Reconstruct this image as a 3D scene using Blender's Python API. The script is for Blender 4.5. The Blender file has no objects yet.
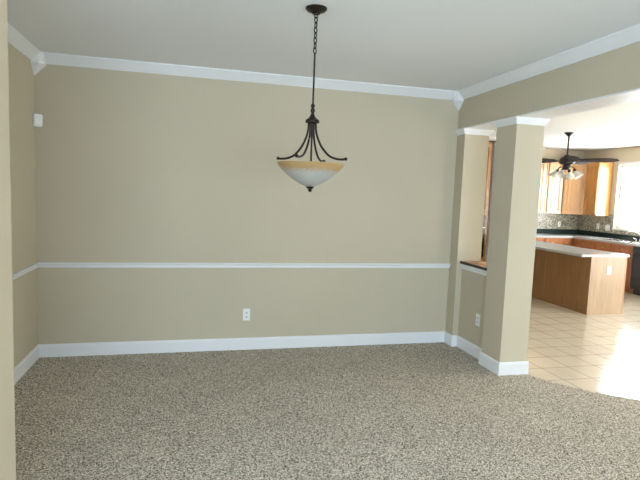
import bpy, bmesh, math, random
from mathutils import Vector, Matrix
random.seed(7)
PI = math.pi
scene = bpy.context.scene
COL = scene.collection

# ------------------------------------------------------------------ camera
CAM_H = 1.6153
yaw, pitch, roll = 0.2448, 0.0926, 0.03764
fwd = Vector((math.sin(yaw)*math.cos(pitch), math.cos(yaw)*math.cos(pitch), -math.sin(pitch)))
rt = Vector((math.cos(yaw), -math.sin(yaw), 0)); up = rt.cross(fwd)
r2 = rt*math.cos(roll) + up*math.sin(roll); u2 = -rt*math.sin(roll) + up*math.cos(roll)
cd = bpy.data.cameras.new('camera'); cam = bpy.data.objects.new('camera', cd); COL.objects.link(cam)
cd.sensor_width = 36; cd.lens = 505.99/640*36; cd.clip_start = 0.05
M4 = Matrix((r2, u2, -fwd)).transposed().to_4x4(); M4.translation = (0, 0, CAM_H); cam.matrix_world = M4
scene.camera = cam

# ------------------------------------------------------------------ world, daylight at the windows, exposure
w = bpy.data.worlds.new('sky'); scene.world = w; w.use_nodes = True
bg = w.node_tree.nodes['Background']; bg.inputs[0].default_value = (0.92, 0.97, 1.0, 1); bg.inputs[1].default_value = 28.0
vs = scene.view_settings; vs.view_transform = 'Standard'; vs.look = 'None'; vs.gamma = 1.0; vs.use_curve_mapping = False
vs.exposure = 0.0

def area(name, loc, direction, sx, sy, power, color=(1, 1, 1)):
    l = bpy.data.lights.new(name, 'AREA'); l.shape = 'RECTANGLE'; l.size = sx; l.size_y = sy; l.energy = power; l.color = color
    o = bpy.data.objects.new(name, l); COL.objects.link(o); o.location = loc
    o.rotation_euler = Vector(direction).to_track_quat('-Z', 'Y').to_euler()
    return o
# area lights inside the blocked-off unseen windows and patio door stand in for daylight
area('daylight_living_window', (0.3, -3.9, 1.45), (0, 1, 0.6), 4.2, 1.8, 460, (0.72, 0.885, 1.08))
area('added_side_fill', (-4.0, -0.6, 1.45), (1, 0.25, 0.45), 2.8, 1.6, 150, (0.72, 0.86, 1.0))  # added fill light, meant to lift the ceiling, column sides and beam
area('daylight_breakfast_window', (6.45, 1.08, 1.3), (0, 1, 0), 2.8, 2.0, 42, (1.0, 0.98, 0.94))
area('daylight_patio_door', (8.22, 3.6, 1.1), (-1, 0, 0), 2.3, 1.9, 150, (1.0, 0.985, 0.95))

# ------------------------------------------------------------------ materials
def nodes_of(m):
    m.use_nodes = True; nt = m.node_tree; return nt, nt.nodes, nt.links, nt.nodes['Principled BSDF']
def mat(name, color, rough=0.6, metal=0.0, spec=0.5, bump=None, vary=None, coords='Object'):
    """vary=(scale, amount): tone variation; bump=(scale, strength, distance)"""
    m = bpy.data.materials.new(name); nt, N, L, B = nodes_of(m)
    B.inputs['Base Color'].default_value = (*color, 1); B.inputs['Roughness'].default_value = rough
    B.inputs['Metallic'].default_value = metal; B.inputs['Specular IOR Level'].default_value = spec
    tc = N.new('ShaderNodeTexCoord')
    if vary:
        n = N.new('ShaderNodeTexNoise'); n.inputs['Scale'].default_value = vary[0]; n.inputs['Detail'].default_value = 3
        L.new(tc.outputs[coords], n.inputs['Vector'])
        r = N.new('ShaderNodeValToRGB'); a = vary[1]
        r.color_ramp.elements[0].position = 0.3; r.color_ramp.elements[1].position = 0.7
        r.color_ramp.elements[0].color = (*[max(0, c*(1-a)) for c in color], 1)
        r.color_ramp.elements[1].color = (*[min(1, c*(1+a)) for c in color], 1)
        L.new(n.outputs['Fac'], r.inputs['Fac']); L.new(r.outputs['Color'], B.inputs['Base Color'])
    if bump:
        n2 = N.new('ShaderNodeTexNoise'); n2.inputs['Scale'].default_value = bump[0]; n2.inputs['Detail'].default_value = 4
        L.new(tc.outputs[coords], n2.inputs['Vector'])
        b = N.new('ShaderNodeBump'); b.inputs['Strength'].default_value = bump[1]; b.inputs['Distance'].default_value = bump[2]
        L.new(n2.outputs['Fac'], b.inputs['Height']); L.new(b.outputs['Normal'], B.inputs['Normal'])
    return m

def carpet_mat():
    m = bpy.data.materials.new('carpet_pile'); nt, N, L, B = nodes_of(m)
    B.inputs['Roughness'].default_value = 0.95; B.inputs['Specular IOR Level'].default_value = 0.1
    tc = N.new('ShaderNodeTexCoord')
    n = N.new('ShaderNodeTexNoise'); n.inputs['Scale'].default_value = 70; n.inputs['Detail'].default_value = 1
    L.new(tc.outputs['Object'], n.inputs['Vector'])
    vo = N.new('ShaderNodeTexVoronoi'); vo.inputs['Scale'].default_value = 190; L.new(tc.outputs['Object'], vo.inputs['Vector'])
    sc_ = N.new('ShaderNodeSeparateColor'); L.new(vo.outputs['Color'], sc_.inputs[0])
    av = N.new('ShaderNodeMath'); av.operation = 'MULTIPLY_ADD'; av.inputs[1].default_value = 0.55; L.new(sc_.outputs[0], av.inputs[0])
    hf = N.new('ShaderNodeMath'); hf.operation = 'MULTIPLY'; hf.inputs[1].default_value = 0.45; L.new(n.outputs['Fac'], hf.inputs[0]); L.new(hf.outputs[0], av.inputs[2])
    r = N.new('ShaderNodeValToRGB'); e = r.color_ramp.elements
    e[0].position = 0.28; e[0].color = (0.085, 0.068, 0.048, 1); e[1].position = 0.72; e[1].color = (0.93, 0.845, 0.70, 1)
    L.new(av.outputs[0], r.inputs['Fac'])
    n2 = N.new('ShaderNodeTexNoise'); n2.inputs['Scale'].default_value = 2.2; n2.inputs['Detail'].default_value = 3
    L.new(tc.outputs['Object'], n2.inputs['Vector'])
    r2_ = N.new('ShaderNodeValToRGB'); e = r2_.color_ramp.elements
    e[0].position = 0.3; e[0].color = (0.90, 0.90, 0.90, 1); e[1].position = 0.7; e[1].color = (1, 1, 1, 1)
    L.new(n2.outputs['Fac'], r2_.inputs['Fac'])
    mx = N.new('ShaderNodeMix'); mx.data_type = 'RGBA'; mx.blend_type = 'MULTIPLY'; mx.inputs[0].default_value = 1
    L.new(r.outputs['Color'], mx.inputs[6]); L.new(r2_.outputs['Color'], mx.inputs[7]); L.new(mx.outputs[2], B.inputs['Base Color'])
    b = N.new('ShaderNodeBump'); b.inputs['Strength'].default_value = 0.6; b.inputs['Distance'].default_value = 0.008
    L.new(av.outputs[0], b.inputs['Height']); L.new(b.outputs['Normal'], B.inputs['Normal'])
    return m

def grid_mat(name, ox, oy, step, c1, c2, grout, gw, rough, bias_x=None):
    """square tiles laid on the XY grid with grout joints"""
    m = bpy.data.materials.new(name); nt, N, L, B = nodes_of(m)
    tc = N.new('ShaderNodeTexCoord'); mp = N.new('ShaderNodeMapping'); mp.inputs['Location'].default_value = (-ox, -oy, 0)
    L.new(tc.outputs['Object'], mp.inputs['Vector'])
    br = N.new('ShaderNodeTexBrick'); br.offset = 0; br.inputs['Scale'].default_value = 1
    br.inputs['Brick Width'].default_value = step; br.inputs['Row Height'].default_value = step
    br.inputs['Mortar Size'].default_value = gw; br.inputs['Mortar Smooth'].default_value = 0.1
    br.inputs['Color1'].default_value = (*c1, 1); br.inputs['Color2'].default_value = (*c2, 1); br.inputs['Mortar'].default_value = (*grout, 1)
    L.new(mp.outputs['Vector'], br.inputs['Vector'])
    n = N.new('ShaderNodeTexNoise'); n.inputs['Scale'].default_value = 6; n.inputs['Detail'].default_value = 5
    L.new(tc.outputs['Object'], n.inputs['Vector'])
    r = N.new('ShaderNodeValToRGB'); r.color_ramp.elements[0].color = (0.84, 0.82, 0.80, 1); r.color_ramp.elements[1].color = (1, 1, 1, 1)
    L.new(n.outputs['Fac'], r.inputs['Fac'])
    mx = N.new('ShaderNodeMix'); mx.data_type = 'RGBA'; mx.blend_type = 'MULTIPLY'; mx.inputs[0].default_value = 1
    L.new(br.outputs['Color'], mx.inputs[6]); L.new(r.outputs['Color'], mx.inputs[7]); L.new(mx.outputs[2], B.inputs['Base Color'])
    B.inputs['Roughness'].default_value = rough
    b = N.new('ShaderNodeBump'); b.inputs['Strength'].default_value = 0.5; b.inputs['Distance'].default_value = 0.002; b.invert = True
    L.new(br.outputs['Fac'], b.inputs['Height']); L.new(b.outputs['Normal'], B.inputs['Normal'])
    return m

def mosaic_mat():
    m = bpy.data.materials.new('mosaic_tile'); nt, N, L, B = nodes_of(m)
    tc = N.new('ShaderNodeTexCoord')
    v = N.new('ShaderNodeTexVoronoi'); v.inputs['Scale'].default_value = 58; v.distance = 'CHEBYCHEV'; v.inputs['Randomness'].default_value = 0.35
    L.new(tc.outputs['Object'], v.inputs['Vector'])
    sp = N.new('ShaderNodeSeparateColor'); L.new(v.outputs['Color'], sp.inputs[0])
    r = N.new('ShaderNodeValToRGB'); e = r.color_ramp.elements
    e[0].color = (0.10, 0.085, 0.05, 1); e[1].color = (0.66, 0.62, 0.50, 1); k = e.new(0.5); k.color = (0.26, 0.24, 0.17, 1)
    L.new(sp.outputs[0], r.inputs['Fac']); L.new(r.outputs['Color'], B.inputs['Base Color']); B.inputs['Roughness'].default_value = 0.3
    return m

def wood_mat(name, dark, light, rough=0.35, axis='Z', scale=9, spec=0.5):
    m = bpy.data.materials.new(name); nt, N, L, B = nodes_of(m)
    tc = N.new('ShaderNodeTexCoord'); mp = N.new('ShaderNodeMapping')
    s = {'Z': (scale, scale, 0.8), 'X': (0.8, scale, scale), 'Y': (scale, 0.8, scale)}[axis]; mp.inputs['Scale'].default_value = s
    L.new(tc.outputs['Object'], mp.inputs['Vector'])
    n = N.new('ShaderNodeTexNoise'); n.inputs['Scale'].default_value = 3; n.inputs['Detail'].default_value = 6; n.inputs['Distortion'].default_value = 1.2
    L.new(mp.outputs['Vector'], n.inputs['Vector'])
    r = N.new('ShaderNodeValToRGB'); e = r.color_ramp.elements
    e[0].position = 0.3; e[0].color = (*dark, 1); e[1].position = 0.7; e[1].color = (*light, 1)
    L.new(n.outputs['Fac'], r.inputs['Fac']); L.new(r.outputs['Color'], B.inputs['Base Color']); B.inputs['Roughness'].default_value = rough; B.inputs['Specular IOR Level'].default_value = spec
    return m

def scavo_mat(z0, z1):
    """frosted bowl glass: amber band near the rim, milky white below"""
    m = bpy.data.materials.new('frosted_amber_glass'); nt, N, L, B = nodes_of(m)
    tc = N.new('ShaderNodeTexCoord'); sp = N.new('ShaderNodeSeparateXYZ'); L.new(tc.outputs['Object'], sp.inputs[0])
    n = N.new('ShaderNodeTexNoise'); n.inputs['Scale'].default_value = 60; n.inputs['Detail'].default_value = 3; L.new(tc.outputs['Object'], n.inputs['Vector'])
    a = N.new('ShaderNodeMath'); a.operation = 'MULTIPLY_ADD'; a.inputs[1].default_value = 0.05; L.new(n.outputs['Fac'], a.inputs[0]); L.new(sp.outputs[2], a.inputs[2])
    mr = N.new('ShaderNodeMapRange'); mr.inputs[1].default_value = z0; mr.inputs[2].default_value = z1; L.new(a.outputs[0], mr.inputs[0])
    r = N.new('ShaderNodeValToRGB'); e = r.color_ramp.elements
    e[0].position = 0.15; e[0].color = (0.48, 0.48, 0.44, 1); e[1].position = 0.75; e[1].color = (0.46, 0.30, 0.13, 1)
    L.new(mr.outputs[0], r.inputs['Fac']); L.new(r.outputs['Color'], B.inputs['Base Color'])
    B.inputs['Roughness'].default_value = 0.3; B.inputs['Subsurface Weight'].default_value = 0.15
    B.inputs['Transmission Weight'].default_value = 0.12
    return m

M = dict(
    wall=mat('beige_paint', (0.55, 0.49, 0.36), 0.75, spec=0.3, bump=(260, 0.12, 0.002), vary=(1.5, 0.02)),
    ceil=mat('ceiling_paint', (0.84, 0.86, 0.87), 0.9, spec=0.2, bump=(120, 0.35, 0.004)),
    trim=mat('white_trim_paint', (0.80, 0.81, 0.81), 0.4, vary=(3, 0.015)),
    carpet=carpet_mat(),
    tile=grid_mat('floor_tile', 3.60, 3.81, 0.305, (0.74, 0.68, 0.55), (0.71, 0.64, 0.51), (0.17, 0.13, 0.09), 0.0030, 0.17),
    mosaic=mosaic_mat(),
    oak=wood_mat('honey_oak', (0.31, 0.14, 0.036), (0.46, 0.235, 0.070), 0.30, spec=0.75),
    glareoak=wood_mat('island_oak_glare', (0.33, 0.225, 0.130), (0.42, 0.290, 0.170), 0.30),  # island oak lightened: light and glare on the end panel painted in
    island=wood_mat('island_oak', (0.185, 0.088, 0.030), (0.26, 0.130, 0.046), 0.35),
    cherry=wood_mat('cherry_oak', (0.24, 0.084, 0.028), (0.36, 0.14, 0.05), 0.35),
    sillwood=wood_mat('sill_wood', (0.32, 0.14, 0.05), (0.48, 0.23, 0.09), 0.25, 'Y'),
    granite=mat('dark_granite', (0.018, 0.030, 0.026), 0.12, vary=(90, 0.5)),
    laminate=mat('pale_countertop', (0.42, 0.43, 0.42), 0.18, vary=(70, 0.12)),
    bronze=mat('dark_bronze', (0.022, 0.015, 0.010), 0.42, metal=0.5, vary=(30, 0.3)),
    blade=wood_mat('dark_blade_wood', (0.018, 0.010, 0.006), (0.035, 0.018, 0.011), 0.8, 'X'),
    shade=mat('milky_glass', (0.85, 0.82, 0.72), 0.3, vary=(20, 0.03)),
    plastic=mat('white_plastic', (0.84, 0.84, 0.82), 0.35, vary=(5, 0.01)),
    slot=mat('dark_slot', (0.03, 0.03, 0.03), 0.6, vary=(5, 0.1)),
    chrome=mat('brushed_chrome', (0.75, 0.75, 0.76), 0.18, metal=1.0, vary=(50, 0.05)),
    black=mat('black_enamel', (0.010, 0.010, 0.011), 0.22, vary=(10, 0.2)),
    vinyl=mat('window_vinyl', (0.85, 0.85, 0.84), 0.35, vary=(5, 0.01)),
    sky_block=mat('sky_block_pane', (0.8, 0.8, 0.78), 0.7, vary=(4, 0.02)),  # opaque panes added to keep sky light out of the unseen windows
    brass=mat('dull_brass', (0.40, 0.28, 0.12), 0.35, metal=0.9, vary=(20, 0.1)),
)
scav = scavo_mat(0.098, 0.150); M['scavo'] = scav
gl = bpy.data.materials.new('window_glass'); nt, N, L, B = nodes_of(gl)
tr = N.new('ShaderNodeBsdfTransparent'); gs = N.new('ShaderNodeBsdfGlossy'); gs.inputs['Roughness'].default_value = 0.02
ms = N.new('ShaderNodeMixShader'); ms.inputs[0].default_value = 0.05
L.new(tr.outputs[0], ms.inputs[1]); L.new(gs.outputs[0], ms.inputs[2]); L.new(ms.outputs[0], N['Material Output'].inputs[0]); M['glass'] = gl

# ------------------------------------------------------------------ mesh helpers
def link(name, bm, m, parent=None, loc=None, smooth=False):
    bmesh.ops.recalc_face_normals(bm, faces=bm.faces)
    me = bpy.data.meshes.new(name); bm.to_mesh(me); bm.free(); me.materials.append(M[m] if isinstance(m, str) else m)
    if smooth:
        for p in me.polygons: p.use_smooth = True
        me.set_sharp_from_angle(angle=math.radians(40))
    o = bpy.data.objects.new(name, me); COL.objects.link(o)
    if parent: o.parent = parent
    if loc: o.location = loc
    return o
def box(bm, x0, x1, y0, y1, z0, z1, bev=0.0, rot=None):
    t = bmesh.new(); bmesh.ops.create_cube(t, size=1)
    bmesh.ops.scale(t, vec=(x1-x0, y1-y0, z1-z0), verts=t.verts)
    bmesh.ops.translate(t, vec=((x0+x1)/2, (y0+y1)/2, (z0+z1)/2), verts=t.verts)
    if bev: bmesh.ops.bevel(t, geom=list(t.edges), offset=bev, segments=2, affect='EDGES', profile=0.7)
    if rot: bmesh.ops.transform(t, matrix=rot, verts=t.verts)
    merge(bm, t); return bm
def merge(bm, t):
    me = bpy.data.meshes.new('tmp'); t.to_mesh(me); t.free(); bm.from_mesh(me); bpy.data.meshes.remove(me)
def prism(bm, pts, a, b, axis):
    """extrude a 2D outline; axis x: pts=(y,z); y: pts=(x,z); z: pts=(x,y)"""
    f = {'x': lambda p, t: (t, p[0], p[1]), 'y': lambda p, t: (p[0], t, p[1]), 'z': lambda p, t: (p[0], p[1], t)}[axis]
    A = [bm.verts.new(f(p, a)) for p in pts]; Bv = [bm.verts.new(f(p, b)) for p in pts]
    bm.faces.new(A); bm.faces.new(Bv[::-1]); n = len(pts)
    for i in range(n): bm.faces.new((A[i], A[(i+1) % n], Bv[(i+1) % n], Bv[i]))
    return bm
def lathe(bm, prof, seg=32, mtx=None, cap=True):
    t = bmesh.new(); rings = []
    for r, z in prof:
        if r < 1e-5: rings.append([t.verts.new((0, 0, z))])
        else: rings.append([t.verts.new((r*math.cos(2*PI*i/seg), r*math.sin(2*PI*i/seg), z)) for i in range(seg)])
    for a, b in zip(rings, rings[1:]):
        for i in range(seg):
            j = (i+1) % seg
            if len(a) == 1 and len(b) == 1: continue
            if len(a) == 1: t.faces.new((a[0], b[i], b[j]))
            elif len(b) == 1: t.faces.new((a[i], a[j], b[0]))
            else: t.faces.new((a[i], a[j], b[j], b[i]))
    if cap:
        for rg in (rings[0], rings[-1]):
            if len(rg) > 2: t.faces.new(rg)
    if mtx: bmesh.ops.transform(t, matrix=mtx, verts=t.verts)
    merge(bm, t); return bm
def tube(bm, path, rad, seg=10, closed=False):
    P = [Vector(p) for p in path]; n = len(P); R = rad if hasattr(rad, '__len__') else [rad]*n; rings = []
    ref = Vector((0.137, 0.31, 0.94)).normalized()
    for i in range(n):
        if closed: d = P[(i+1) % n]-P[i-1]
        else: d = P[min(i+1, n-1)]-P[max(i-1, 0)]
        d.normalize(); a = d.cross(ref)
        if a.length < 0.1: a = d.cross(Vector((1, 0, 0)))
        a.normalize(); b = d.cross(a)
        rings.append([bm.verts.new(P[i]+(a*math.cos(2*PI*k/seg)+b*math.sin(2*PI*k/seg))*R[i]) for k in range(seg)])
    m = n if closed else n-1
    for i in range(m):
        A, Bv = rings[i], rings[(i+1) % n]
        for k in range(seg): bm.faces.new((A[k], A[(k+1) % seg], Bv[(k+1) % seg], Bv[k]))
    if not closed: bm.faces.new(rings[0]); bm.faces.new(rings[-1])
    return bm
def smooth_path(pts, sub=6):
    P = [Vector(p) for p in pts]; out = []
    for i in range(len(P)-1):
        p0, p1, p2, p3 = P[max(i-1, 0)], P[i], P[i+1], P[min(i+2, len(P)-1)]
        for k in range(sub):
            t = k/sub
            out.append(0.5*((2*p1)+(-p0+p2)*t+(2*p0-5*p1+4*p2-p3)*t*t+(-p0+3*p1-3*p2+p3)*t**3))
    out.append(P[-1]); return out
def thing(name, label, cat, loc=(0, 0, 0), rz=0, group=None):
    o = bpy.data.objects.new(name, None); COL.objects.link(o); o.empty_display_size = 0.1
    o.location = loc; o.rotation_euler = (0, 0, rz); return tag(o, label, cat, group)
def tag(o, label, cat, group=None):
    o['label'] = label; o['category'] = cat
    if group: o['group'] = group
    return o
def struct(name, bm, m, label=None, smooth=False):
    o = link(name, bm, m, smooth=smooth); o['kind'] = 'structure'
    if label: o['label'] = label
    return o
def dup(root, loc=None, rz=None, label=None):
    r = root.copy(); COL.objects.link(r)
    if loc: r.location = loc
    if rz is not None: r.rotation_euler = (0, 0, rz)
    if label: r['label'] = label
    for ch in list(root.children):
        c = ch.copy(); COL.objects.link(c); c.parent = r
        for g in list(ch.children):
            d = g.copy(); COL.objects.link(d); d.parent = c
    return r
nb = bmesh.new

# ------------------------------------------------------------------ measures (metres)
H = 2.745                      # ceiling
XL, XR, XR2 = -1.392, 2.755, 3.039   # dining room left wall, beam and column faces
YB = 5.062                     # dining room back wall
KX, KY = 8.30, 9.57            # kitchen right and back wall
ZB, ZC = 0.121, 2.66           # baseboard top, crown bottom
ZR0, ZR1 = 0.840, 0.888        # chair rail
ZBM, ZCAP = 2.350, 2.290       # beam underside, capital bottom
C2A, C2B, C1A = 4.007, 4.316, 4.896
KNX = 2.82                     # knee wall face
# carpet, tile
edge = [(2.90, YB), (2.90, 4.05), (3.052, 3.972), (3.17, 3.73), (3.35, 3.52), (3.62, 3.30), (4.6, 2.30)]
struct('floor', prism(nb(), [(-4.2, -4.2), (4.6, -4.2)] + edge[::-1] + [(2.90, 5.2), (-4.2, 5.2)], -0.1, 0.0, 'z'), 'carpet', 'speckled beige cut-pile carpet of the dining room')
struct('floor_kitchen', prism(nb(), edge + [(4.6, 0.9), (8.45, 0.9), (8.45, 9.72), (2.90, 9.72)], -0.1, 0.0, 'z'), 'tile', 'glossy cream square floor tiles of the kitchen')
struct('ceiling', box(nb(), -4.2, XR+0.14, -4.2, 5.2, H, H+0.1), 'ceil')
struct('ceiling_kitchen', prism(nb(), [(XR+0.14, 5.2), (XR+0.14, -4.2), (4.72, -4.2), (4.72, 0.88), (8.45, 0.88), (8.45, 9.72), (2.78, 9.72), (2.78, 5.2)], H, H+0.1, 'z'), mat('bright_ceiling_paint', (0.80, 0.80, 0.78), 0.9, spec=0.2, bump=(120, 0.3, 0.004)))
# walls
struct('wall_back', box(nb(), XL-0.12, XR2, YB, YB+0.13, 0, H), 'wall', 'beige dining room back wall with white chair rail')
struct('wall_left', box(nb(), XL-0.12, XL, 2.32, YB, 0, H), 'wall')
struct('wall_front', box(nb(), -4.2, -0.731, 2.07, 2.32, 0, H), 'wall', 'pale edge of the wall at the left border beside the opening')
b = nb()                                                    # far left wall with a window opening
for q in ((-4.2, -2.1, 0, H), (0.9, 2.07, 0, H), (-2.1, 0.9, 0, 0.55), (-2.1, 0.9, 2.35, H)): box(b, -4.2, -4.1, q[0], q[1], q[2], q[3])
struct('wall_far_left', b, 'wall')
b = nb()                                                    # wall behind the camera with a wide window opening
for q in ((-4.1, -1.9, 0, H), (2.5, 4.6, 0, H), (-1.9, 2.5, 0, 0.5), (-1.9, 2.5, 2.4, H)): box(b, q[0], q[1], -4.2, -4.05, q[2], q[3])
struct('wall_near', b, 'wall')
struct('wall_near_right', box(nb(), 4.6, 4.72, -4.2, 0.88, 0, H), 'wall')
b = nb()
for q in ((4.6, 4.95, 0, H), (7.95, 8.3, 0, H), (4.95, 7.95, 0, 0.25), (4.95, 7.95, 2.35, H)): box(b, q[0], q[1], 0.9, 1.02, q[2], q[3])
struct('wall_breakfast', b, 'wall')
WY0, WY1, WZ0, WZ1 = 6.70, 8.555, 1.13, 2.405               # sink window
b = nb()
for q in ((0.9, 2.4, 0, H), (4.8, WY0, 0, H), (WY1, KY+0.15, 0, H), (2.4, 4.8, 2.1, H), (WY0, WY1, 0, WZ0), (WY0, WY1, WZ1, H)): box(b, KX, KX+0.14, q[0], q[1], q[2], q[3])
struct('wall_right', b, 'wall', 'beige kitchen side wall around the bright sink window')
struct('wall_kitchen', box(nb(), 2.78, KX, KY, KY+0.14, 0, H), 'wall', 'beige kitchen back wall above the wall cabinets')
struct('wall_kitchen_left', box(nb(), 2.78, 2.90, YB+0.13, KY, 0, H), 'wall')

def win(name, cx, cy, cz, wx, wz, axis, bars, pane='glass'):
    """frame ring with muntins and a pane; the parts belong to one window"""
    t = bpy.data.objects.new(name, None); COL.objects.link(t); t['kind'] = 'structure'; t.location = (cx, cy, cz)
    f = nb(); s = 0.05; d = 0.03
    def bb(u0, u1, z0, z1, dd):
        if axis == 'x': box(f, -dd, dd, u0, u1, z0, z1)
        else: box(f, u0, u1, -dd, dd, z0, z1)
    bb(-wx/2, -wx/2+s, -wz/2, wz/2, d); bb(wx/2-s, wx/2, -wz/2, wz/2, d)
    bb(-wx/2+s, wx/2-s, -wz/2, -wz/2+s, d); bb(-wx/2+s, wx/2-s, wz/2-s, wz/2, d)
    for k in range(1, bars): u = -wx/2+wx*k/bars; bb(u-0.02, u+0.02, -wz/2+s, wz/2-s, d*0.7)
    link('window_frame', f, 'vinyl', t)
    g = nb()
    if axis == 'x': box(g, 0.022, 0.026, -wx/2+s, wx/2-s, -wz/2+s, wz/2-s)
    else: box(g, -wx/2+s, wx/2-s, -0.026, -0.022, -wz/2+s, wz/2-s)
    link('window_pane', g, pane, t)
    return t
win('window_1', KX+0.09, (WY0+WY1)/2, (WZ0+WZ1)/2, WY1-WY0, WZ1-WZ0, 'x', 2)['label'] = 'overexposed white kitchen window above the sink'
win('window_2', 0.3, -4.13, 1.45, 4.4, 1.9, 'y', 3, 'sky_block')
win('window_3', 6.45, 0.96, 1.3, 3.0, 2.1, 'y', 3, 'sky_block')
win('window_added', -4.15, -0.6, 1.45, 3.0, 1.8, 'x', 3, 'sky_block')  # unseen window, added to go with the side fill light
win('door_1', KX+0.09, 3.6, 1.05, 2.4, 2.1, 'x', 2, 'sky_block')

# beam over the columns, columns, knee wall
struct('beam', box(nb(), XR, XR2, -4.05, YB, ZBM+0.012, H), 'wall', 'long beige beam over the columns between dining room and kitchen')
struct('trim_1', box(nb(), XR, XR2, -4.05, YB, ZBM, ZBM+0.012), 'trim', 'white board on the underside of the beam')
struct('column', box(nb(), XR, XR2, C2A, C2B, 0, ZBM), 'wall', 'free-standing beige square column nearest the kitchen opening')
struct('column', box(nb(), XR, XR2, C1A, YB, 0, ZBM), 'wall', 'beige half column against the back wall')
struct('wall_knee', box(nb(), KNX, XR2-0.03, C2B, C1A, 0, 0.90), 'wall', 'low beige half wall between the two columns')
# capitals: flared moulding wrapped around the column heads
def capital(x0, x1, y0, y1, back, label):
    b = nb(); prof = [(0.006, ZCAP), (0.010, ZCAP+0.012), (0.027, ZCAP+0.038), (0.034, ZBM-0.001)]
    def ring(g, z):
        yb = y1 if back else y1+g
        return [(x0-g, y0-g, z), (x1+g, y0-g, z), (x1+g, yb, z), (x0-g, yb, z)]
    R = [[b.verts.new(p) for p in ring(g, z)] for g, z in prof]
    for A, Bv in zip(R, R[1:]):
        for i in range(4): b.faces.new((A[i], A[(i+1) % 4], Bv[(i+1) % 4], Bv[i]))
    b.faces.new(R[0]); b.faces.new(R[-1])
    struct('trim_2', b, 'trim', label)
capital(XR, XR2, C2A, C2B, False, 'white flared capital on the free-standing column')
capital(XR, XR2, C1A, YB-0.001, True, 'white flared capital on the half column at the back wall')

# crown moulding (profile in distance from wall, height)
CK = 0.0735
def crown_prof(s=1): return [(0, ZC), (0.010*s, ZC), (0.016*s, ZC+0.010), (0.030*s, ZC+0.024), (0.055*s, ZC+0.052), (0.066*s, ZC+0.066), (CK*s, ZC+0.072), (CK*s, H), (0, H)]
BK = 0.10
struct('trim_3', prism(nb(), [(YB-d, z) for d, z in crown_prof()], XL+BK, XR-BK, 'x'), 'trim', 'white crown moulding along the back wall')
struct('trim_4', prism(nb(), [(XL+d, z) for d, z in crown_prof()], 2.32, YB-BK, 'y'), 'trim', 'white crown moulding along the left wall')
struct('trim_5', prism(nb(), [(XR-d, z) for d, z in crown_prof()], -4.05, YB-BK, 'y'), 'trim', 'white crown moulding along the beam')
def corner_block(cx, sx, label):
    """corner block with a faceted, pointed drop that runs down into the corner"""
    b = nb(); a = BK; c = 0.035
    def ring(a, z, c): return [(cx, YB, z), (cx+sx*a, YB, z), (cx+sx*a, YB-a+c, z), (cx+sx*(a-c), YB-a, z), (cx, YB-a, z)]
    R = [[b.verts.new(p) for p in ring(a_, z_, c_)] for a_, z_, c_ in ((a, H, c), (a, ZC+0.005, c), (a-0.004, ZC-0.015, c), (0.06, ZC-0.050, 0.022), (0.008, ZC-0.105, 0.003))]
    for A, Bv in zip(R, R[1:]):
        for i in range(5): b.faces.new((A[i], A[(i+1) % 5], Bv[(i+1) % 5], Bv[i]))
    b.faces.new(R[0]); b.faces.new(R[-1])
    struct('trim_6', b, 'trim', label)
corner_block(XL, 1, 'white pointed crown corner block in the left corner')
corner_block(XR, -1, 'white pointed crown corner block in the right corner under the beam')

# chair rail
def rail_prof(): return [(0, ZR0), (0.008, ZR0), (0.012, ZR0+0.008), (0.012, ZR0+0.022), (0.020, ZR0+0.032), (0.024, ZR0+0.040), (0.020, ZR1), (0, ZR1)]
struct('trim_7', prism(nb(), [(YB-d, z) for d, z in rail_prof()], XL, XR, 'x'), 'trim', 'white chair rail across the back wall')
struct('trim_8', prism(nb(), [(XL+d, z) for d, z in rail_prof()], 2.32, YB-0.024, 'y'), 'trim', 'white chair rail on the left wall')
# baseboards
T = 0.0158
def bprof(h=ZB): return [(0, 0), (T, 0), (T, h-0.018), (T*0.72, h-0.006), (T*0.4, h), (0, h)]
struct('baseboard_back', prism(nb(), [(YB-d, z) for d, z in bprof()], XL, XR, 'x'), 'trim')
struct('baseboard_left', prism(nb(), [(XL+d, z) for d, z in bprof()], 2.32, YB-T, 'y'), 'trim')
b = nb(); prism(b, [(XR-d, z) for d, z in bprof()], C1A-T, YB-T, 'y'); prism(b, [(C1A-d, z) for d, z in bprof()], XR, KNX-T, 'x')
struct('baseboard_half_column', b, 'trim')
struct('baseboard_knee_wall', prism(nb(), [(KNX-d, z) for d, z in bprof()], C2B+T, C1A, 'y'), 'trim')
b = nb(); prism(b, [(XR-d, z) for d, z in bprof()], C2A-T, C2B+T, 'y'); prism(b, [(C2A-d, z) for d, z in bprof()], XR, XR2+T, 'x')
prism(b, [(XR2+d, z) for d, z in bprof()], C2A, C2B, 'y'); prism(b, [(C2B+d, z) for d, z in bprof()], XR, KNX-T, 'x')
struct('baseboard_column', b, 'trim')
# sill on the knee wall with white trim under it
struct('trim_9', box(nb(), KNX-0.024, XR2, C2B+0.001, C1A-0.001, 0.915, 0.943, 0.002), 'sillwood', 'stained wood sill on the low half wall')
struct('trim_13', box(nb(), KNX-0.031, KNX-0.0241, C2B+0.001, C1A-0.001, 0.915, 0.943, 0.001), mat('dark_nosing', (0.035, 0.018, 0.010), 0.4, vary=(20, 0.2)), 'dark brown front edge of the wood sill')
struct('trim_10', prism(nb(), [(KNX, 0.86), (KNX-0.010, 0.86), (KNX-0.012, 0.885), (KNX-0.022, 0.905), (KNX-0.022, 0.915), (KNX+0.03, 0.915), (KNX+0.03, 0.901), (KNX, 0.901)], C2B+0.001, C1A-0.001, 'y'), 'trim', 'white moulding under the wood sill')
c_w = 0.05
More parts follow.
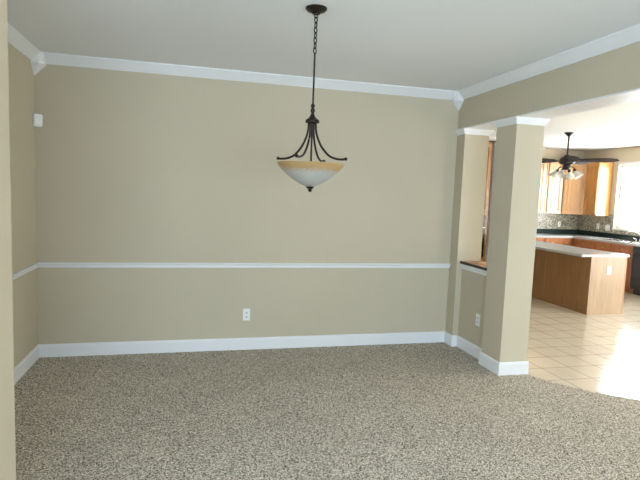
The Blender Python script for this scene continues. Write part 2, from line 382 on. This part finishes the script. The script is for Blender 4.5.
# slim vertical strip from the kitchen ceiling to the window head
struct('trim_11', box(nb(), KX-0.012, KX, 7.888, 7.912, WZ1+c_w, H), 'bronze', 'thin dark vertical strip above the kitchen window')
# window casing inside
b = nb(); c = 0.05
box(b, KX-0.012, KX, WY0-c, WY0, WZ0-c, WZ1+c); box(b, KX-0.012, KX, WY1, WY1+0.03, WZ0-c, WZ1+c)
box(b, KX-0.012, KX, WY0, WY1, WZ1, WZ1+c); box(b, KX-0.03, KX, WY0-c, WY1+0.03, WZ0-0.03, WZ0)
struct('trim_12', b, 'trim', 'white casing around the kitchen window')
# mosaic backsplash on the two kitchen walls
struct('wall_backsplash', box(nb(), 4.2, KX-0.01, KY-0.01, KY, 1.02, 1.40), 'mosaic', 'mottled mosaic tile backsplash on the kitchen back wall')
b = nb(); box(b, KX-0.01, KX, WY1+0.03, KY, 1.02, 1.40); box(b, KX-0.01, KX, 6.2, WY1+0.03, 1.02, 1.09)
struct('wall_backsplash_right', b, 'mosaic', 'mottled mosaic tile backsplash beside the window')

# ------------------------------------------------------------------ cabinets
def raised_door(bm, w_, h_, t=0.02):
    """frame-and-raised-panel door in local XZ, front at -y"""
    s = 0.055
    box(bm, -w_/2, -w_/2+s, -t, 0, -h_/2, h_/2, 0.002); box(bm, w_/2-s, w_/2, -t, 0, -h_/2, h_/2, 0.002)
    box(bm, -w_/2+s, w_/2-s, -t, 0, -h_/2, -h_/2+s, 0.002); box(bm, -w_/2+s, w_/2-s, -t, 0, h_/2-s, h_/2, 0.002)
    box(bm, -w_/2+s, w_/2-s, -t*0.45, 0, -h_/2+s, h_/2-s)
    if w_ > 0.2 and h_ > 0.25: box(bm, -w_/2+s+0.03, w_/2-s-0.03, -t*0.85, -t*0.4, -h_/2+s+0.03, h_/2-s-0.03, 0.004)
    return bm
def knob(parent, x, z):
    k = nb(); lathe(k, [(0.006, 0), (0.006, 0.012), (0.014, 0.018), (0.014, 0.026), (0.0, 0.03)], 12, Matrix.Rotation(PI/2, 4, 'X'))
    link('knob', k, 'brass', parent, (x, -0.02, z), smooth=True)
def cabinet(name, label, cat, loc, rz, width, depth, z0, z1, fronts, m='oak', kick=0.0, group=None, knobs=True, crown=False):
    """local x across, front face at y=0, body towards +y; fronts=[('door'|'drawer', x0, x1, za, zb)]"""
    t = thing(name, label, cat, (loc[0], loc[1], 0), rz, group)
    b = nb(); box(b, 0, width, 0, depth, z0+kick, z1, 0.002)
    if kick: box(b, 0.01, width-0.01, 0.06, depth, z0, z0+kick)
    link('body', b, m, t)
    if crown:
        c_ = nb(); prism(c_, [(-0.0, z1), (-0.03, z1+0.045), (-0.03, z1+0.055), (depth, z1+0.055), (depth, z1)], 0, width, 'x'); link('cornice', c_, m, t)
    for kind, xa, xb, za, zb in fronts:
        o = link(kind, raised_door(nb(), xb-xa, zb-za), m, t, ((xa+xb)/2, -0.001, (za+zb)/2))
        if knobs:
            if kind == 'drawer': knob(o, 0, 0)
            else: knob(o, (xb-xa)/2-0.03, (-(zb-za)/2+0.06) if z0 > 1 else (zb-za)/2-0.06)
    return t
UZ0, UZ1 = 1.365, 2.47
UF = KY-0.33
g = 'wall cabinets of the kitchen'
cabinet('wall_cabinet', 'honey oak wall cabinet on the kitchen back wall nearest the column', 'cabinet', (6.35, UF), 0, 0.795, 0.328, UZ0, UZ1, [('door', 0.01, 0.375, UZ0+0.02, UZ1-0.02), ('door', 0.385, 0.75, UZ0+0.02, UZ1-0.02)], group=g)
cabinet('wall_cabinet', 'single-door honey oak wall cabinet left of the diagonal corner cabinet', 'cabinet', (7.157, UF), 0, 0.405, 0.328, UZ0, UZ1, [('door', 0.043, 0.375, UZ0+0.02, UZ1-0.02)], group=g)
# diagonal corner cabinet: pentagon body
P0, P1 = Vector((7.572, UF)), Vector((KX-0.33, 9.06)); dv = P1-P0; ang = math.atan2(dv.y, dv.x)
t = thing('corner_cabinet', 'darker diagonal oak corner wall cabinet behind the ceiling fan lamps', 'cabinet', (P0.x, P0.y, 0), ang, g)
inv = Matrix.Rotation(-ang, 2)
pts = [inv @ (Vector(q)-P0) for q in ((P0.x, P0.y), (P1.x, P1.y), (KX-0.002, 9.06), (KX-0.002, KY-0.002), (P0.x, KY-0.002))]
link('body', prism(nb(), [(p.x, p.y) for p in pts], UZ0, UZ1, 'z'), 'oak', t)
wd = dv.length
o = link('door', raised_door(nb(), wd-0.03, UZ1-UZ0-0.04), 'oak', t, (wd/2, -0.001, (UZ0+UZ1)/2)); knob(o, wd/2-0.05, -(UZ1-UZ0)/2+0.08)
cabinet('wall_cabinet', 'oak wall cabinet with a bright end panel beside the kitchen window', 'cabinet', (KX-0.33, 9.058), -PI/2, 0.355, 0.328, UZ0, UZ1, [('door', 0.012, 0.343, UZ0+0.02, UZ1-0.02)], group=g)

# base cabinets
BF = KY-0.60; RF = KX-0.60
g = 'base cabinets of the kitchen'
cabinet('base_cabinet', 'oak base cabinet under the counter behind the island', 'cabinet', (6.30, BF), 0, 0.70, 0.598, 0, 0.875, [('drawer', 0.01, 0.345, 0.70, 0.86), ('drawer', 0.355, 0.69, 0.70, 0.86), ('door', 0.01, 0.345, 0.12, 0.68), ('door', 0.355, 0.69, 0.12, 0.68)], 'cherry', 0.1, g)
cabinet('base_cabinet', 'oak base cabinet in the far corner of the kitchen run', 'cabinet', (7.003, BF), 0, 1.295, 0.598, 0, 0.875, [('drawer', 0.01, 0.33, 0.70, 0.86), ('drawer', 0.34, 0.66, 0.70, 0.86), ('door', 0.01, 0.33, 0.12, 0.68), ('door', 0.34, 0.66, 0.12, 0.68)], 'cherry', 0.1, g)
cabinet('base_cabinet', 'oak base cabinet with drawer below the wall outlets', 'cabinet', (RF, BF-0.003), -PI/2, 0.62, 0.598, 0, 0.875, [('drawer', 0.06, 0.61, 0.70, 0.86), ('door', 0.06, 0.33, 0.12, 0.68), ('door', 0.34, 0.61, 0.12, 0.68)], 'cherry', 0.1, g)
cabinet('base_cabinet', 'oak sink cabinet between the drawer cabinet and the black dishwasher', 'cabinet', (RF, 8.344), -PI/2, 0.90, 0.598, 0, 0.875, [('drawer', 0.01, 0.445, 0.70, 0.86), ('drawer', 0.455, 0.89, 0.70, 0.86), ('door', 0.01, 0.445, 0.12, 0.68), ('door', 0.455, 0.89, 0.12, 0.68)], 'cherry', 0.1, g)
t = thing('dishwasher', 'black dishwasher at the right border beside the sink cabinet', 'dishwasher', (RF, 7.441, 0), -PI/2)
link('body', box(nb(), 0, 0.60, 0, 0.598, 0.10, 0.875, 0.003), 'black', t)
link('door', box(nb(), 0.004, 0.596, -0.025, -0.001, 0.13, 0.74, 0.006), 'black', t)
link('control_panel', box(nb(), 0.004, 0.596, -0.03, -0.001, 0.75, 0.872, 0.006), 'black', t)
b = nb(); box(b, 0.05, 0.55, -0.06, -0.045, 0.765, 0.785, 0.006); box(b, 0.07, 0.09, -0.046, -0.0305, 0.767, 0.783); box(b, 0.51, 0.53, -0.046, -0.0305, 0.767, 0.783); link('handle', b, 'black', t)
link('kick_plate', box(nb(), 0.01, 0.59, 0.05, 0.30, 0.0, 0.099), 'black', t)
cabinet('base_cabinet', 'oak base cabinet nearer than the black dishwasher', 'cabinet', (RF, 6.838), -PI/2, 0.62, 0.598, 0, 0.875, [('drawer', 0.01, 0.61, 0.70, 0.86), ('door', 0.01, 0.305, 0.12, 0.68), ('door', 0.315, 0.61, 0.12, 0.68)], 'cherry', 0.1, g)

# L-shaped granite counter with upstand
t = thing('kitchen_countertop', 'long L-shaped kitchen countertop with dark green upstand along the walls', 'countertop', (KX, KY, 0))
cx0 = 6.30-KX; b = nb()
prism(b, [(cx0, -0.002), (-0.002, -0.002), (-0.002, 6.2-KY), (-0.63, 6.2-KY), (-0.63, -0.63), (cx0, -0.63)], 0.877, 0.917, 'z'); link('slab', b, 'laminate', t)
b = nb(); box(b, cx0, -0.012, -0.032, -0.012, 0.918, 1.019); box(b, -0.032, -0.012, 6.2-KY, -0.034, 0.918, 1.019); link('upstand', b, 'granite', t)['label'] = 'dark green stone upstand'

# sink and faucet
t = thing('kitchen_sink', 'steel drop-in sink rim in the counter under the window', 'sink', (7.97, 7.9, 0.918))
b = nb(); box(b, -0.23, 0.15, -0.38, 0.38, 0, 0.006, 0.002); link('rim', b, 'chrome', t)
t = thing('faucet', 'chrome gooseneck faucet on the counter in front of the window', 'faucet', (8.19, 7.80, 0.918))
link('base', lathe(nb(), [(0.028, 0.0), (0.028, 0.01), (0.018, 0.03), (0.016, 0.05)], 20), 'chrome', t, smooth=True)
link('spout', tube(nb(), smooth_path([(0, 0, 0.05), (0, 0, 0.10), (-0.02, 0.03, 0.155), (-0.07, 0.10, 0.185), (-0.12, 0.17, 0.17), (-0.14, 0.20, 0.13)]), 0.011), 'chrome', t, smooth=True)
for s in (-1, 1):
    b = nb(); lathe(b, [(0.02, 0), (0.018, 0.02), (0.012, 0.05)], 14); tube(b, [(0, 0, 0.045), (0.0, s*0.07, 0.06)], [0.009, 0.006]); link('lever', b, 'chrome', t, (0, s*0.09, 0), smooth=True)

# tall cabinet with wall oven seen through the slot between the columns
PF = 8.85
t = thing('oven_cabinet', 'tall oak oven cabinet glimpsed between the two columns', 'cabinet', (4.85, PF, 0))
b = nb(); W = 0.735; D_ = KY-PF-0.012
box(b, 0, W, 0, D_, 1.30, 2.72, 0.002); box(b, 0, W, 0, D_, 0, 0.44, 0.002); box(b, 0, 0.06, 0, D_, 0.44, 1.30); box(b, W-0.06, W, 0, D_, 0.44, 1.30); box(b, 0.06, W-0.06, D_-0.02, D_, 0.44, 1.30)
link('body', b, 'oak', t)
o = link('door', raised_door(nb(), W-0.06, 1.32), 'oak', t, (W/2, -0.001, 2.02)); knob(o, 0.3, -0.58)
o = link('drawer', raised_door(nb(), W-0.06, 0.30), 'oak', t, (W/2, -0.001, 0.26)); knob(o, 0, 0)
t = thing('wall_oven', 'black wall oven in the tall cabinet between the columns', 'oven', (4.85+W/2, PF, 0.45))
link('body', box(nb(), -0.30, 0.30, 0.0, 0.55, 0, 0.84, 0.003), 'black', t)
link('door', box(nb(), -0.305, 0.305, -0.03, -0.001, 0.02, 0.66, 0.005), 'black', t)
link('control_panel', box(nb(), -0.305, 0.305, -0.03, -0.001, 0.67, 0.84, 0.005), 'black', t)
b = nb(); tube(b, [(-0.27, -0.065, 0.61), (0.27, -0.065, 0.61)], 0.011); tube(b, [(-0.24, -0.03, 0.61), (-0.24, -0.065, 0.61)], 0.008); tube(b, [(0.24, -0.03, 0.61), (0.24, -0.065, 0.61)], 0.008)
link('handle', b, 'chrome', t, smooth=True)
cabinet('pantry_cabinet', 'tall white pantry cabinet right of the oven cabinet, glimpsed between the columns', 'cabinet', (5.615, 8.80), 0, 0.67, 0.757, 0, 2.72, [('door', 0.004, 0.333, 0.12, 2.30), ('door', 0.337, 0.666, 0.12, 2.30), ('door', 0.004, 0.333, 2.33, 2.70), ('door', 0.337, 0.666, 2.33, 2.70)], 'plastic', 0.1)

# ------------------------------------------------------------------ island
IX0, IX1, IY0, IY1, IZ = 5.537, 6.150, 6.055, 8.10, 0.850
t = thing('kitchen_island', 'brown wood kitchen island with a pale countertop on the tile floor', 'kitchen island', (IX0, IY0, 0))
L_ = IY1-IY0; W_ = IX1-IX0
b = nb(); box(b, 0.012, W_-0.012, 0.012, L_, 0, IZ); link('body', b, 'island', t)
link('end_panel', box(nb(), 0, W_-0.012, 0, 0.012, 0, IZ, 0.001), 'glareoak', t)['label'] = 'wood end panel with bright light put into its colour'
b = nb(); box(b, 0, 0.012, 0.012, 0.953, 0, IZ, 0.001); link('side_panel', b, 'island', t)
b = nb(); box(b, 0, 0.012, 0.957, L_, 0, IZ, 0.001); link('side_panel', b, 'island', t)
link('corner_post', box(nb(), W_-0.012, W_+0.004, -0.004, 0.05, 0, IZ, 0.001), 'oak', t)
for k in range(4):
    y0 = 0.06+k*0.48
    o = link('door', raised_door(nb(), 0.46, 0.66), 'island', t, (W_-0.011, y0+0.23, 0.42)); o.rotation_euler = (0, 0, PI/2); knob(o, 0.18, 0.25)
b = nb(); prism(b, [(-0.20, -0.035), (W_+0.018, -0.035), (W_+0.018, L_+0.03), (-0.20, L_+0.03)], IZ+0.001, IZ+0.036, 'z')
bmesh.ops.bevel(b, geom=list(b.edges), offset=0.005, segments=2, affect='EDGES')
link('countertop', b, 'laminate', t)

# ------------------------------------------------------------------ outlets and the sensor
def outlet(label, loc, rz, group, wide=False, toggle=False):
    """plate in local XZ, front at -y"""
    hw = 0.058 if wide else 0.036; hh = 0.060
    t = thing('light_switch' if toggle else 'wall_outlet', label, 'switch' if toggle else 'outlet', loc, rz, group)
    link('cover_plate', box(nb(), -hw, hw, -0.007, 0, -hh, hh, 0.003), 'plastic', t)
    for s in ((-0.5, 0.5) if wide else (0,)):
        cx = s*0.046
        if toggle:
            link('toggle', box(nb(), cx-0.006, cx+0.006, -0.018, -0.0071, -0.012, 0.014, 0.002), 'plastic', t)
        else:
            for z in (-0.021, 0.021):
                o = link('receptacle', box(nb(), cx-0.017, cx+0.017, -0.010, -0.0071, z-0.0145, z+0.0145, 0.001), 'plastic', t)
                b = nb(); box(b, cx-0.009, cx-0.005, -0.0112, -0.0101, z-0.002, z+0.009); box(b, cx+0.005, cx+0.009, -0.0112, -0.0101, z-0.002, z+0.009); box(b, cx-0.004, cx+0.004, -0.0112, -0.0101, z-0.011, z-0.004)
                link('slot', b, 'slot', o)
    return t
g = 'electrical outlets'
outlet('white duplex outlet on the beige back wall below the chair rail', (0.525, YB, 0.36), 0, g)
outlet('white outlet on the low half wall between the columns', (KNX, 4.515, 0.388), -PI/2, g)
outlet('white outlet on the end panel of the kitchen island', (IX0+0.315, IY0, 0.655), 0, g)
outlet('white outlet on the mosaic backsplash of the kitchen back wall', (7.81, KY-0.01, 1.13), 0, g)
outlet('small white outlet on the mosaic nearer the corner, below the end cabinet', (KX-0.01, 8.97, 1.135), -PI/2, g)
outlet('wide white double switch on the mosaic beside the kitchen window', (KX-0.01, 8.71, 1.12), -PI/2, None, True, True)

t = thing('motion_sensor', 'small white motion sensor in the left corner high on the wall', 'sensor', (XL+0.001, YB-0.001, 2.158), PI/4+PI)   # local -y... faces out of the corner
b = nb()
prism(b, [(0, -0.052), (0.018, -0.052), (0.030, -0.034), (0.034, 0.056), (0, 0.062)], -0.039, 0.039, 'x')
bmesh.ops.bevel(b, geom=list(b.edges), offset=0.005, segments=2, affect='EDGES')
bmesh.ops.rotate(b, verts=b.verts, cent=(0, 0, 0), matrix=Matrix.Rotation(0.0, 3, 'Z')); bmesh.ops.translate(b, verts=b.verts, vec=(0, 0.026, 0))
link('housing', b, 'plastic', t)
b = nb(); box(b, -0.024, 0.024, 0.0585, 0.0615, 0.004, 0.040, 0.0005, Matrix.Rotation(0.0, 4, 'X')); link('lens', b, 'trim', t)
b = nb(); prism(b, [(-0.024, 0.0255), (0.024, 0.0255), (0.0, 0.002)], -0.04, 0.05, 'z'); link('bracket', b, 'plastic', t)

# ------------------------------------------------------------------ pendant light
PX, PY = 0.709, 3.15
PZ = 1.655
t = thing('pendant_light', 'dark bronze pendant light with a frosted amber-rimmed glass bowl', 'pendant light', (PX, PY, PZ))
z = lambda v: v-PZ
link('canopy', lathe(nb(), [(0.0, z(2.708)), (0.022, z(2.708)), (0.030, z(2.718)), (0.056, z(2.728)), (0.066, z(2.738)), (0.066, z(H-0.0005)), (0, z(H-0.0005))], 36), 'bronze', t, smooth=True)
b = nb(); tube(b, [(0.011*math.cos(a), 0, z(2.697)+0.013*math.sin(a)) for a in [2*PI*k/12 for k in range(12)]], 0.003, 6, True); link('hook_loop', b, 'bronze', t, smooth=True)
nl = 7; top, bot = 2.690, 2.475; hl = (top-bot)/nl
for k in range(nl):
    b = nb(); zc = top-hl*(k+0.5); a0 = k % 2*PI/2+0.4; R_ = 0.0100; S_ = hl*0.5
    pth = [(R_*math.cos(a)*math.cos(a0), R_*math.cos(a)*math.sin(a0), z(zc)+(S_+0.003)*math.sin(a)) for a in [2*PI*q/14 for q in range(14)]]
    link('chain_link', tube(b, pth, 0.0040, 6, True), 'bronze', t, smooth=True)
link('stem', tube(nb(), [(0, 0, z(2.478)), (0, 0, z(2.135))], 0.0058, 12), 'bronze', t, smooth=True)
link('stem_collar', lathe(nb(), [(0.006, z(2.170)), (0.013, z(2.160)), (0.013, z(2.150)), (0.008, z(2.143)), (0.014, z(2.132)), (0.014, z(2.122)), (0.009, z(2.112)), (0.012, z(2.100))], 20), 'bronze', t, smooth=True)
link('hub', lathe(nb(), [(0.0, z(2.105)), (0.011, z(2.105)), (0.016, z(2.092)), (0.028, z(2.078)), (0.042, z(2.068)), (0.044, z(2.060)), (0.044, z(2.052)), (0.030, z(2.048)), (0, z(2.048))], 32), 'bronze', t, smooth=True)
link('center_rod', tube(nb(), [(0, 0, z(2.05)), (0, 0, z(1.70))], 0.0065, 12), 'bronze', t, smooth=True)
view = math.atan2(PY, PX)-PI/2      # turn from the camera's line of sight
for a in (338, 68, 158, 248):
    b = nb(); A = math.radians(a)+view; ca, sa = math.cos(A), math.sin(A)
    prof = [(0.024, 2.052), (0.026, 2.01), (0.038, 1.962), (0.070, 1.900), (0.117, 1.850), (0.165, 1.830), (0.205, 1.826), (0.228, 1.829)]
    tube(b, smooth_path([(r_*ca, r_*sa, z(q)) for r_, q in prof]), 0.0070, 10); link('arm', b, 'bronze', t, smooth=True)
    b = nb(); lathe(b, [(0, -0.011), (0.008, -0.008), (0.011, 0), (0.008, 0.008), (0, 0.011)], 14, Matrix.Translation((0.230*ca, 0.230*sa, z(1.829)))); link('arm_tip', b, 'bronze', t, smooth=True)
outer = [(0.012, 1.652), (0.034, 1.656), (0.070, 1.671), (0.112, 1.696), (0.152, 1.727), (0.182, 1.755), (0.202, 1.777), (0.214, 1.799)]
inner = [(r_-0.005, q+0.001) for r_, q in outer[::-1]]; inner[-1] = (0.012, 1.657)
b = lathe(nb(), [(r_, z(q)) for r_, q in outer+inner+outer[:1]], 48, cap=False); bmesh.ops.remove_doubles(b, verts=b.verts, dist=1e-5)
link('glass_bowl', b, 'scavo', t, smooth=True)['label'] = 'frosted glass bowl with amber rim band'
link('finial', lathe(nb(), [(0, z(1.618)), (0.008, z(1.621)), (0.013, z(1.630)), (0.010, z(1.637)), (0.022, z(1.643)), (0.026, z(1.650)), (0.018, z(1.655)), (0, z(1.656))], 24), 'bronze', t, smooth=True)

# ------------------------------------------------------------------ ceiling fan
FX, FY = 5.895, 7.155
t = thing('ceiling_fan', 'dark bronze ceiling fan with white glass lamps over the kitchen island', 'ceiling fan', (FX, FY, 0))
link('canopy', lathe(nb(), [(0, 2.685), (0.022, 2.685), (0.035, 2.70), (0.068, 2.732), (0.072, H-0.0005), (0, H-0.0005)], 28), 'bronze', t, smooth=True)
link('downrod', tube(nb(), [(0, 0, 2.69), (0, 0, 2.36)], 0.014, 12), 'bronze', t, smooth=True)
link('motor_housing', lathe(nb(), [(0, 2.385), (0.03, 2.385), (0.05, 2.365), (0.10, 2.335), (0.125, 2.30), (0.125, 2.262), (0.10, 2.235), (0.06, 2.222), (0, 2.222)], 36), 'bronze', t, smooth=True)
link('switch_housing', lathe(nb(), [(0, 2.222), (0.06, 2.222), (0.065, 2.195), (0.05, 2.16), (0.02, 2.145), (0, 2.140)], 28), 'bronze', t, smooth=True)
fv = math.atan2(FY, FX)-PI/2
for k in range(5):
    A = fv+math.radians(-8)+k*2*PI/5; Mx = Matrix.Rotation(A, 4, 'Z')
    bl = nb(); out = [(0.19, -0.055), (0.30, -0.072), (0.55, -0.085), (0.66, -0.070), (0.72, -0.038), (0.74, 0.0), (0.72, 0.038), (0.66, 0.070), (0.55, 0.085), (0.30, 0.072), (0.19, 0.055)]
    prism(bl, out, -0.004, 0.004, 'z'); bmesh.ops.rotate(bl, verts=bl.verts, cent=(0, 0, 0), matrix=Matrix.Rotation(math.radians(-17), 3, 'X'))
    bmesh.ops.transform(bl, matrix=Mx, verts=bl.verts)
    o = link('blade', bl, 'blade', t, (0, 0, 2.295))
    ir = nb(); box(ir, 0.11, 0.24, -0.012, 0.012, -0.014, -0.006, 0.002); box(ir, 0.20, 0.27, -0.035, 0.035, -0.012, -0.006, 0.002, Matrix.Rotation(math.radians(-17), 4, 'X')); bmesh.ops.transform(ir, matrix=Mx, verts=ir.verts)
    link('blade_bracket', ir, 'bronze', o)
for k in range(4):
    A = fv+math.radians(-20)+k*PI/2; Mx = Matrix.Rotation(A, 4, 'Z')
    ar = nb(); tube(ar, smooth_path([(0.045, 0, 2.18), (0.085, 0, 2.19), (0.115, 0, 2.175), (0.128, 0, 2.150)]), 0.008, 8); bmesh.ops.transform(ar, matrix=Mx, verts=ar.verts)
    lathe(ar, [(0, 0.01), (0.022, 0.008), (0.026, -0.02), (0.022, -0.034), (0, -0.034)], 16, Mx @ Matrix.Translation((0.130, 0, 2.145)) @ Matrix.Rotation(math.radians(-35), 4, 'Y'))
    o = link('lamp_arm', ar, 'bronze', t, smooth=True)
    sh = nb(); lathe(sh, [(0.024, -0.03), (0.034, -0.05), (0.046, -0.08), (0.062, -0.115), (0.078, -0.135), (0.074, -0.135), (0.058, -0.112), (0.042, -0.078), (0.030, -0.05), (0.020, -0.03), (0.024, -0.03)], 24, Mx @ Matrix.Translation((0.130, 0, 2.145)) @ Matrix.Rotation(math.radians(-35), 4, 'Y'), cap=False)
    link('lamp_shade', sh, 'shade', o, smooth=True)
